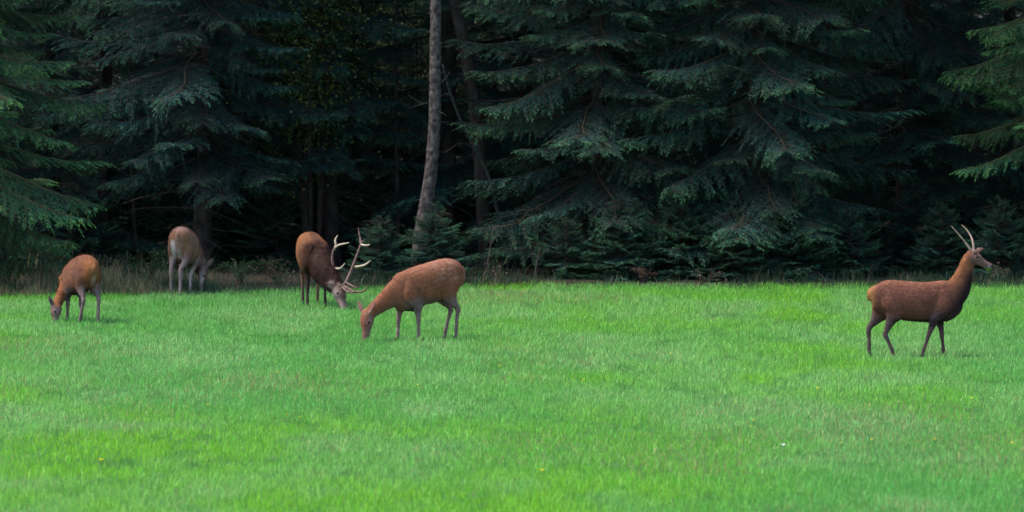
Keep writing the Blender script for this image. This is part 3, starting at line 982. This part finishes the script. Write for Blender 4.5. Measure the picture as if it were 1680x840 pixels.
    def head(self, poll, nose, up, k=1.0, lens=1.0):
        """poll: back of the skull, nose: tip; up: forehead side.  Shape of a long tapering skull"""
        p = self.pal
        a = Vector(poll); b = Vector(nose); u = Vector(up)
        ax = (b - a); l = ax.length; ax.normalize()
        u = (u - ax * u.dot(ax)).normalized()
        self.hf = (a, ax, u, ax.cross(u) * -1, l); self.hk = k

        # t along, offset up, hu, hd, hw, colour
        H = [(-.10, -.01, .03, .04, .035, 'neck'), (.0, .0, .062, .075, .062, 'neck'), (.16, .005, .068, .085, .072, 'head'), (.34, .0, .062, .078, .070, 'head'), (.50, -.008, .046, .062, .052, 'head'),
             (.66, -.014, .038, .048, .043, 'head'), (.82, -.016, .036, .040, .041, 'muzzle'), (.93, -.018, .036, .037, .042, 'muzzle'), (1.0, -.022, .024, .026, .032, 'dark')]
        rows = []
        for t, o, hu, hd, hw, c in H:
            q = a + ax * (l * t) + u * (o * k)
            rows.append((*q, hu * k, hd * k, hw * k, *p[c]))
        self.loft(rows, 5, 18, up=tuple(u))

    def hp(self, t, side, up):
        """point on the head: fraction along, metres to its left, metres up"""
        a, ax, u, lf, l = self.hf
        return tuple(a + ax * (l * t) + lf * (side * self.hk) + u * (up * self.hk))

    def ear(self, base, tip, face, k=1.0, colr=None):
        p = self.pal
        a = Vector(base); b = Vector(tip); c = colr or p['head']; d = tuple(0.55 * v for v in c)
        rows = []
        for t, w, th in ((0, .022, .018), (.25, .036, .014), (.5, .044, .012), (.75, .034, .010), (.95, .012, .009), (1, .006, .006)):
            q = a.lerp(b, t)
            cc = c if t < .8 else d
            rows.append((*q, th * k, th * k, w * k, *cc))
        self.loft(rows, 4, 12, up=face, power=2.0)

    def tail(self, base, l=.14, colr=None, tip=None):
        c = colr or self.pal['rump']
        x, y, z = base
        self.loft([(x + .04, y, z + .02, .02, .02, .03, *c), (x - .02, y, z - .01, .024, .024, .034, *c), (x - .035, y, z - l * .5, .022, .022, .03, *c), (x - .03, y, z - l, .008, .008, .012, *(tip or c))], 4, 10, up=(1, 0, .1))


def blend(colr, sel, c, f=1.0):
    w = (np.clip(sel, 0, 1) * f)[:, None]
    colr[:, :3] = colr[:, :3] * (1 - w) + np.array(c)[None] * w


def sstep(a, b, x):
    t = np.clip((x - a) / (b - a), 0, 1)
    return t * t * (3 - 2 * t)


# ---- A: the young antlered deer, side on, walking to the right
A = Deer(1500, 585, 0, dict(coat=(0.145, 0.058, 0.040), neck=(0.18, 0.070, 0.036), leg=(0.095, 0.058, 0.060), head=(0.15, 0.085, 0.072), muzzle=(0.14, 0.10, 0.095)))
A.torso()
p = A.pal
A.loft([(.44, 0, .86, .19, .24, .14, *p['coat']), (.57, 0, .95, .17, .22, .125, *p['coat']), (.655, 0, 1.09, .13, .18, .108, *p['neck']), (.715, 0, 1.23, .105, .135, .088, *p['neck']),
        (.755, 0, 1.35, .09, .112, .075, *p['neck']), (.785, 0, 1.46, .07, .08, .062, *p['neck'])], 5, 22, up=(-1, 0, .3))
A.head((.785, 0, 1.465), (1.125, -.03, 1.31), (0.35, 0, 1), 1.2)
A.foreleg(.40, -.12, .29, .195, .125, .105, kz=1.0)
A.foreleg(.43, .12, .37, .405, .425, .425, kz=1.0)
A.hindleg(-.36, -.12, -.25, -.415, -.325, -.30, hock=.36)
A.hindleg(-.42, .12, -.42, -.645, -.645, -.635, hock=.40)
A.ear(A.hp(.10, -.05, .05), A.hp(.42, -.15, .155), (0.3, -1, .3), .95)
A.ear(A.hp(.08, .05, .05), A.hp(.02, .22, .09), (1, .2, .3), .95)
A.tail((-.625, 0, .96), .16, (0.30, 0.13, 0.05))


def paintA(co, no, c):
    x, y, z = co[:, 0], co[:, 1], co[:, 2]
    body = (x < .62) & (z > .45)
    blend(c, sstep(.98, 1.12, z) * (x < .56) * sstep(.2, .9, no[:, 2]), (.21, .085, .045), .8)  # upward faces lightened: the lit top is put into the coat colour
    blend(c, sstep(-.50, -.64, x) * sstep(.60, .78, z), (.32, .14, .055), .9)
    # dark belly line and dark chest / throat
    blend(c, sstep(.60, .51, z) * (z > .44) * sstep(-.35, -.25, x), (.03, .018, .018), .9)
    xl = np.interp(z, [.50, .56, .66, .78, .92, 1.05, 1.18, 1.35], [.22, .34, .48, .58, .655, .70, .755, .86])
    thr = sstep(-.10, .09, x - xl) * (z > .44) * sstep(1.36, 1.15, z)
    blend(c, thr, (.020, .013, .017), .95)
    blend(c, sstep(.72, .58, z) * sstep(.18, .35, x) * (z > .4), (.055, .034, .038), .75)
    blend(c, sstep(.95, 1.1, z) * sstep(.42, .62, x) * (x < .74) * sstep(.1, .7, -no[:, 0] + no[:, 2] * .4), (.26, .10, .04), .6)


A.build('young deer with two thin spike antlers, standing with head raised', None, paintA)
A.part('antler', [[(*A.hp(.10, -.035, .04), .017), A.L(1583, 397, -.06) + (.014,), A.L(1574, 386, -.10) + (.0115,), A.L(1561, 371, -.13) + (.004,)]], M_ANTLER)
A.part('antler', [[(*A.hp(.16, .035, .04), .017), A.L(1596, 397, .06) + (.014,), A.L(1593, 388, .10) + (.012,), A.L(1586, 377, .13) + (.010,), A.L(1578, 369, .15) + (.004,)]], M_ANTLER)
A.eye(A.hp(.33, .064, .018), .0115 * A.hk); A.eye(A.hp(.33, -.064, .018), .0115 * A.hk)
# the green sprig in its mouth
sp = link('grass_sprig', None); q = A.L(1622, 440, -.03)
c_, s_ = math.cos(A.yaw), math.sin(A.yaw)
sp.location = (A.o.x + q[0] * c_ - q[1] * s_, A.o.y + q[0] * s_ + q[1] * c_, q[2]); sp.empty_display_size = .05
tag(sp, 'green sprig hanging from the young deer\'s mouth', 'sprig')
V, T, C = leaf_cloud(9, lambda r, n: np.stack([np.linspace(-.01, .03, n), r.normal(0, .008, n), r.normal(-.01, .008, n)], 1), .045, [(.12, .26, .03), (.2, .3, .05)], 4)
link('leaf', tri_mesh('leaf', V, T, M_LEAF, C), sp)
v, t = tube([(-.05, 0, .005, .003), (0, 0, 0, .003), (.02, 0, -.06, .002), (.015, 0, -.13, .001)], 5, 3)
link('stalk', tri_mesh('stalk', v, t, M_STALK, smooth=True), sp)

# ---- B: hind grazing, head to the left and a little towards us
B = Deer(700, 557, 207, dict(coat=(0.215, 0.086, 0.047), leg=(0.20, 0.13, 0.12), head=(0.19, 0.105, 0.085), muzzle=(0.15, 0.085, 0.075), neck=(0.21, 0.078, 0.042), brow=(.17, .06, .03), lip=(.5, .45, .43)))
p = B.pal
B.torso(top=[(-.60, 1.04, .92, .05), (-.55, 1.12, .80, .12), (-.45, 1.19, .70, .175), (-.33, 1.205, .63, .20), (-.16, 1.17, .57, .21), (.0, 1.13, .53, .225),
             (.16, 1.09, .50, .22), (.28, 1.05, .43, .17), (.38, 1.01, .40, .15), (.48, .91, .42, .13), (.57, .80, .52, .08)])
B.loft([(.34, 0, .77, .22, .28, .14, *p['coat']), (.50, -.01, .70, .20, .20, .12, *p['coat']), (.66, -.03, .60, .14, .14, .095, *p['neck']), (.82, -.06, .48, .105, .105, .08, *p['neck']), (.93, -.08, .385, .085, .085, .07, *p['neck'])], 5, 22)
B.head((.935, -.08, .42), (1.04, -.03, -.03), (1, .25, .3), 1.36)
B.foreleg(.31, .13, .22, .20, .20, .20, kz=.93)
B.foreleg(.38, -.12, .38, .41, .42, .43, kz=.90)
B.hindleg(-.36, .12, -.27, -.45, -.43, -.42, hock=.43, kz=1.06, thigh=.9)
B.hindleg(-.36, -.12, -.24, -.45, -.37, -.36, hock=.42, kz=1.06, thigh=.9)
B.ear(B.hp(.02, .06, .02), B.hp(-.34, .15, .05), (1, -.3, .2), 1.0)
B.ear(B.hp(.02, -.06, .02), B.hp(-.36, -.13, .06), (1, .3, .2), 1.0)
B.tail((-.575, 0, 1.06), .15, (.22, .10, .05), (.05, .03, .03))


def paintB(co, no, c):
    x, y, z = co[:, 0], co[:, 1], co[:, 2]
    blend(c, sstep(.95, 1.15, z) * sstep(.2, .9, no[:, 2]), (.27, .115, .075), .7)  # pinkish skylight along the back, painted into the tint
    blend(c, sstep(.68, .55, z) * sstep(.50, .35, x) * sstep(-.42, -.3, x) * (z > .42), (.17, .12, .11), .85)
    blend(c, sstep(.52, .44, z) * sstep(-.2, -.6, no[:, 2]) * (x < .4) * (x > -.4), (.05, .035, .035), .85)  # faces turned down are darkened, underside shade painted in
    blend(c, sstep(.15, .6, y / .1 * (z < .9)) * sstep(-.50, -.58, x), (.16, .08, .05), .3)
    blend(c, sstep(.72, .60, z) * sstep(.44, .56, x) * sstep(.0, -.8, no[:, 2]), (.17, .115, .105), .7)
    # rough patch of moulting coat on the hip
    f = fbm(x * 20 + z * 12, z * 45, 4, 2)
    blend(c, sstep(.54, .66, f) * sstep(-.50, -.44, x) * sstep(.05, -.1, x) * sstep(.82, .92, z) * (y > .02), (.34, .18, .13), .6)


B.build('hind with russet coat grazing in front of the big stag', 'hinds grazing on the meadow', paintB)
B.eye(B.hp(.33, .064, .018), .0115 * B.hk); B.eye(B.hp(.33, -.064, .018), .0115 * B.hk)

# ---- C: the big stag, facing us, head down to the right
Cd = Deer(517, 503, -81, dict(coat=(0.19, 0.078, 0.034), leg=(0.05, 0.031, 0.032), neck=(0.020, 0.010, 0.009), head=(0.17, 0.125, 0.11), muzzle=(0.17, 0.13, 0.115), dark=(.022, .015, .015)))
p = Cd.pal
Cd.torso(top=[(-.98, 1.00, .90, .06), (-.92, 1.08, .80, .14), (-.80, 1.15, .68, .19), (-.66, 1.17, .60, .215), (-.45, 1.13, .55, .24), (-.25, 1.10, .53, .26),
              (-.05, 1.08, .53, .245), (.10, 1.04, .54, .21), (.22, .96, .55, .18), (.33, .86, .56, .15), (.42, .76, .60, .09)])
q00 = Cd.L(519, 420, .22); q0 = Cd.L(522, 428, -.08); q1 = Cd.L(530, 442, -.38); q2 = Cd.L(540, 457, -.60); q3 = Cd.L(549, 469, -.74); q4 = Cd.L(553, 476, -.80)
Cd.loft([(*q00, .20, .24, .17, *p['coat']), (*q0, .26, .25, .19, .10, .038, .02), (*q1, .235, .23, .175, *p['neck']), (*q2, .185, .19, .145, *p['neck']), (*q3, .12, .14, .115, *p['neck']), (*q4, .09, .10, .085, *p['neck'])], 5, 22)
pl = Cd.L(553, 470, -.80); ns = Cd.L(569, 510, -1.00)
upw = Vector((.72, -.55, .25)).normalized()       # forehead direction in the world
cy, sy_ = math.cos(-Cd.yaw), math.sin(-Cd.yaw)
upl = (upw.x * cy - upw.y * sy_, upw.x * sy_ + upw.y * cy, upw.z)
Cd.head(pl, ns, upl, 1.42)
Cd.foreleg(.20, -.14, .14, .14, .13, .14, kz=1.05)
Cd.foreleg(.20, .14, .16, .17, .16, .18, kz=1.05)
Cd.hindleg(-.70, -.10, -.60, -.80, -.76, -.74, hock=.45, kz=1.08)
Cd.hindleg(-.70, .15, -.60, -.84, -.82, -.80, hock=.45, kz=1.08)
Cd.ear(Cd.L(551, 470, -.80), Cd.L(534, 465, -.90), tuple(Cd.L(560, 470, -2.0)), 1.35, (.24, .16, .14))
Cd.ear(Cd.hp(.05, .07, .02), Cd.hp(-.15, .24, .0), upl, 1.1)
Cd.tail((-.955, 0, 1.0), .15)


def paintC(co, no, c):
    x, y, z = co[:, 0], co[:, 1], co[:, 2]
    # dark stripe along the back, dark belly, pale flank edge
    blend(c, sstep(.10, .03, np.abs(y - .03)) * sstep(.4, .8, no[:, 2]) * sstep(-.75, -.5, x), (.07, .032, .022), .7)
    blend(c, sstep(.66, .57, z) * (z > .5) * (x < .2), (.10, .055, .035), .7)
    nzz = fbm(x * 14 + y * 9, z * 6 + y * 8, 5, 3)
    blend(c, sstep(-.45, .35, x + .5 * (nzz - .5)) * (z > .55) * (x < .6), (.026, .012, .010), .92)
    blend(c, (x > .1) * (z > .38) * sstep(.5, .62, fbm(x * 30 + y * 24, z * 12, 6, 2)), (.055, .026, .018), .5)
    blend(c, sstep(-.72, -.85, x) * sstep(.95, .7, z), (.28, .14, .06), .5)


root = Cd.build('big dark-maned stag with branching antlers grazing head down', None, paintC,
                mane=lambda co: 0.016 * sstep(.15, .4, co[:, 0]) * sstep(.3, .45, co[:, 2]) * (co[:, 2] < 1.2))
hb = Vector(Cd.hp(.06, .045, .05)); hb2 = Vector(Cd.hp(.06, -.045, .05))
l_ = lambda a, b, d, r: Cd.L(a, b, d) + (r,)
# left antler (to the right in the picture)
an = Cd.part('antler', [[(*hb, .030), l_(568, 462, -.84, .027), l_(575, 447, -.80, .023), l_(582, 428, -.76, .021), l_(588, 412, -.74, .019), l_(592, 401, -.74, .016), l_(596, 394, -.74, .008)]], M_ANTLER_DARK)
def tine(pts, mat):
    v, t = tube([q[:3] + (q[3] * 1.2,) for q in pts], 8, 4)
    o = link('tine', tri_mesh('tine', v, t, mat, smooth=True), an)
tine([(*hb, .024), l_(571, 473, -.92, .019), l_(579, 478, -1.0, .016), l_(591, 479, -1.06, .014), l_(599, 476, -1.08, .011), l_(604, 468, -1.10, .004)], M_ANTLER_DARK)
tine([l_(567, 463, -.84, .018), l_(576, 468, -.92, .014), l_(584, 472, -.98, .010), l_(590, 470, -1.0, .004)], M_ANTLER_DARK)
tine([l_(582, 438, -.77, .018), l_(590, 437, -.82, .015), l_(600, 434, -.86, .013), l_(608, 427, -.90, .004)], M_ANTLER_TIP)
tine([l_(592, 401, -.74, .016), l_(591, 391, -.70, .013), l_(589, 382, -.68, .010), l_(588, 373, -.66, .004)], M_ANTLER_DARK)
tine([l_(592, 401, -.74, .015), l_(598, 402.5, -.78, .014), l_(603, 402.5, -.80, .012), l_(607, 401, -.82, .005)], M_ANTLER_TIP)
an = Cd.part('antler', [[(*hb2, .030), l_(556, 460, -.70, .027), l_(548, 446, -.62, .024), l_(545, 428, -.56, .021), l_(546, 414, -.54, .019), l_(550, 405, -.54, .016), l_(552, 401, -.54, .012)]], M_ANTLER_DARK)
tine([(*hb2, .022), l_(562, 472, -.92, .017), l_(570, 478, -1.04, .015), l_(578, 480, -1.14, .012), l_(583, 477, -1.2, .004)], M_ANTLER_DARK)
tine([l_(547, 440, -.59, .017), l_(556, 441, -.64, .015), l_(561, 438, -.68, .013), l_(566, 432, -.72, .005)], M_ANTLER_TIP)
tine([l_(548, 410, -.54, .017), l_(551, 402, -.52, .015), l_(550, 394, -.50, .013), l_(554, 386, -.48, .005)], M_ANTLER_TIP)
tine([l_(549, 407, -.54, .015), l_(556, 402, -.58, .014), l_(565, 400, -.62, .012), l_(573, 398, -.66, .005)], M_ANTLER_TIP)
Cd.eye(Cd.hp(.33, .064, .018), .0115 * Cd.hk); Cd.eye(Cd.hp(.33, -.064, .018), .0115 * Cd.hk)

# ---- D: the small hind on the left, seen from behind its left side, grazing away
D = Deer(133, 528, 117, dict(coat=(0.20, 0.083, 0.048), leg=(0.19, 0.13, 0.13), head=(0.175, 0.115, 0.11), muzzle=(0.16, 0.11, 0.11), neck=(0.21, 0.080, 0.036)))
p = D.pal
D.torso(top=[(-.50, .88, .76, .05), (-.45, .97, .66, .11), (-.36, 1.03, .58, .155), (-.24, 1.055, .52, .18), (-.08, 1.04, .49, .165), (.07, 1.00, .43, .18),
             (.20, .95, .40, .175), (.32, .90, .39, .165), (.41, .84, .40, .145), (.49, .77, .44, .11), (.55, .70, .50, .07)])
D.loft([(.34, 0, .66, .20, .22, .12, *p['coat']), (.44, .05, .56, .16, .17, .105, *p['neck']), (*D.L(106, 474, .28), .12, .12, .09, *p['neck']), (*D.L(99, 488, .14), .09, .09, .075, *p['neck']), (*D.L(93, 501, .04), .075, .075, .065, *p['neck'])], 5, 22)
upw = Vector((-.9, -.15, .25)); cy, sy_ = math.cos(-D.yaw), math.sin(-D.yaw)
upl = (upw.x * cy - upw.y * sy_, upw.x * sy_ + upw.y * cy, upw.z)
D.head(D.L(93, 501, .02), D.L(86, 537, -.06), upl, 1.12)
D.foreleg(.26, .11, .24, .26, .28, .28, kz=.80)
D.foreleg(.30, -.11, .26, .25, .24, .24, kz=.80)
D.hindleg(-.28, .11, -.19, -.34, -.23, -.20, hock=.41, kz=.92, thigh=.88)
D.hindleg(-.30, -.11, -.23, -.42, -.41, -.40, hock=.42, kz=.92, thigh=.88)
D.ear(D.L(87, 503, -.02), D.L(80, 485, -.06), (D.L(60, 490, -1.)), .95, (.10, .075, .085))
D.ear(D.L(91, 500, .08), D.L(90, 486, .20), (D.L(60, 490, -1.)), .95)
D.tail((-.475, 0, .90), .13, (.36, .19, .09))


def paintD(co, no, c):
    x, y, z = co[:, 0], co[:, 1], co[:, 2]
    blend(c, sstep(-.30, -.46, x) * sstep(.62, .75, z), (.26, .10, .038), .8)
    blend(c, sstep(-.33, -.42, x) * sstep(.80, .68, z) * sstep(.5, .6, z) * sstep(.06, .02, np.abs(y + .02)), (.42, .30, .24), .75)
    blend(c, sstep(.52, .42, z) * (z > .33) * sstep(-.2, -.05, x) * (x < .3) * (y < .17) * sstep(.1, -.6, no[:, 2]), (.025, .02, .024), .95)  # shade under the belly painted into the coat, by downward normals
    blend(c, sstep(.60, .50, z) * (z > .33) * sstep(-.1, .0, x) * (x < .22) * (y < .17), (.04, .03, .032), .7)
    blend(c, sstep(.95, .80, z) * sstep(.5, .6, z) * sstep(-.02, -.14, x) * sstep(-.42, -.34, x) * sstep(.3, .8, no[:, 1]), (.11, .05, .034), .75)


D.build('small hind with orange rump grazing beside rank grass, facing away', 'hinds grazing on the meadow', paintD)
D.eye(D.hp(.33, .064, .018), .0115 * D.hk); D.eye(D.hp(.33, -.064, .018), .0115 * D.hk)

# ---- E: hind at the forest edge, seen from behind
E = Deer(304, 481, 80, dict(coat=(0.27, 0.14, 0.088), leg=(0.27, 0.19, 0.18), head=(0.12, 0.072, 0.058), muzzle=(0.11, 0.07, 0.06), neck=(0.15, 0.07, 0.045), rump=(.36, .20, .15), lip=(.09, .06, .05)))
p = E.pal
E.torso(wid=.93, top=[(-.62, .98, .84, .06), (-.57, 1.06, .74, .14), (-.47, 1.11, .64, .19), (-.35, 1.125, .56, .21), (-.18, 1.10, .50, .22), (.0, 1.06, .47, .23),
             (.16, 1.02, .46, .22), (.30, .99, .46, .19), (.42, .95, .47, .165), (.52, .88, .50, .13), (.60, .78, .56, .08)])
E.loft([(.38, 0, .74, .22, .25, .14, *p['coat']), (.54, -.04, .64, .17, .19, .115, *p['neck']), (*E.L(329, 440, .60), .12, .13, .09, *p['neck']), (*E.L(334, 443, .48), .09, .09, .075, *p['neck'])], 5, 22)
upw = Vector((.75, .2, .4)); cy, sy_ = math.cos(-E.yaw), math.sin(-E.yaw)
upl = (upw.x * cy - upw.y * sy_, upw.x * sy_ + upw.y * cy, upw.z)
E.head(E.L(334, 440, .45), E.L(331, 482, .32), upl, 1.0)
E.foreleg(.34, -.12, .26, .26, .24, .24, y2=-.03, kz=.90)
E.foreleg(.34, .12, .26, .22, .20, .20, kz=.90)
E.hindleg(-.40, .12, -.30, -.50, -.50, -.48, y2=.13, hock=.40, kz=.99, thigh=.9)
E.hindleg(-.40, -.12, -.36, -.60, -.62, -.62, y2=-.05, hock=.40, kz=.99, thigh=.9)
E.ear(E.L(336, 440, .40), E.L(350, 424, .36), tuple(E.L(330, 425, -1)), 1.05, (.19, .12, .105))
E.ear(E.L(333, 441, .5), E.L(338, 428, .66), tuple(E.L(330, 425, -1)), 1.0)
E.tail((-.60, 0, 1.02), .20, (.42, .32, .29))


def paintE(co, no, c):
    x, y, z = co[:, 0], co[:, 1], co[:, 2]
    blend(c, sstep(.98, 1.1, z) * sstep(.2, .9, no[:, 2]), (.38, .21, .17), .8)  # back painted paler and pinker where it faces up, as if sky-lit
    blend(c, sstep(-.42, -.52, x) * sstep(.80, .92, z) * (z < 1.06), (.25, .115, .065), .8)
    blend(c, sstep(-.40, -.50, x) * sstep(.94, .86, z) * sstep(.5, .62, z) * sstep(.05, .025, np.abs(y - .075)), (.58, .50, .48), .9)
    blend(c, sstep(-.40, -.50, x) * sstep(.80, .70, z) * sstep(.5, .6, z) * sstep(.05, .02, np.abs(y + .02)), (.50, .42, .40), .8)
    blend(c, sstep(.62, .50, z) * sstep(-.3, -.2, x) * (z > .4), (.22, .165, .14), .7)
    blend(c, sstep(.50, .40, z) * sstep(.1, .2, x) * sstep(.44, .36, x) * sstep(.2, -.6, no[:, 0]), (.45, .37, .35), .8)


E.build('pale hind with white rump grazing at the forest edge, seen from behind', 'hinds grazing on the meadow', paintE)
E.eye(E.hp(.33, .064, .018), .0115 * E.hk); E.eye(E.hp(.33, -.064, .018), .0115 * E.hk)
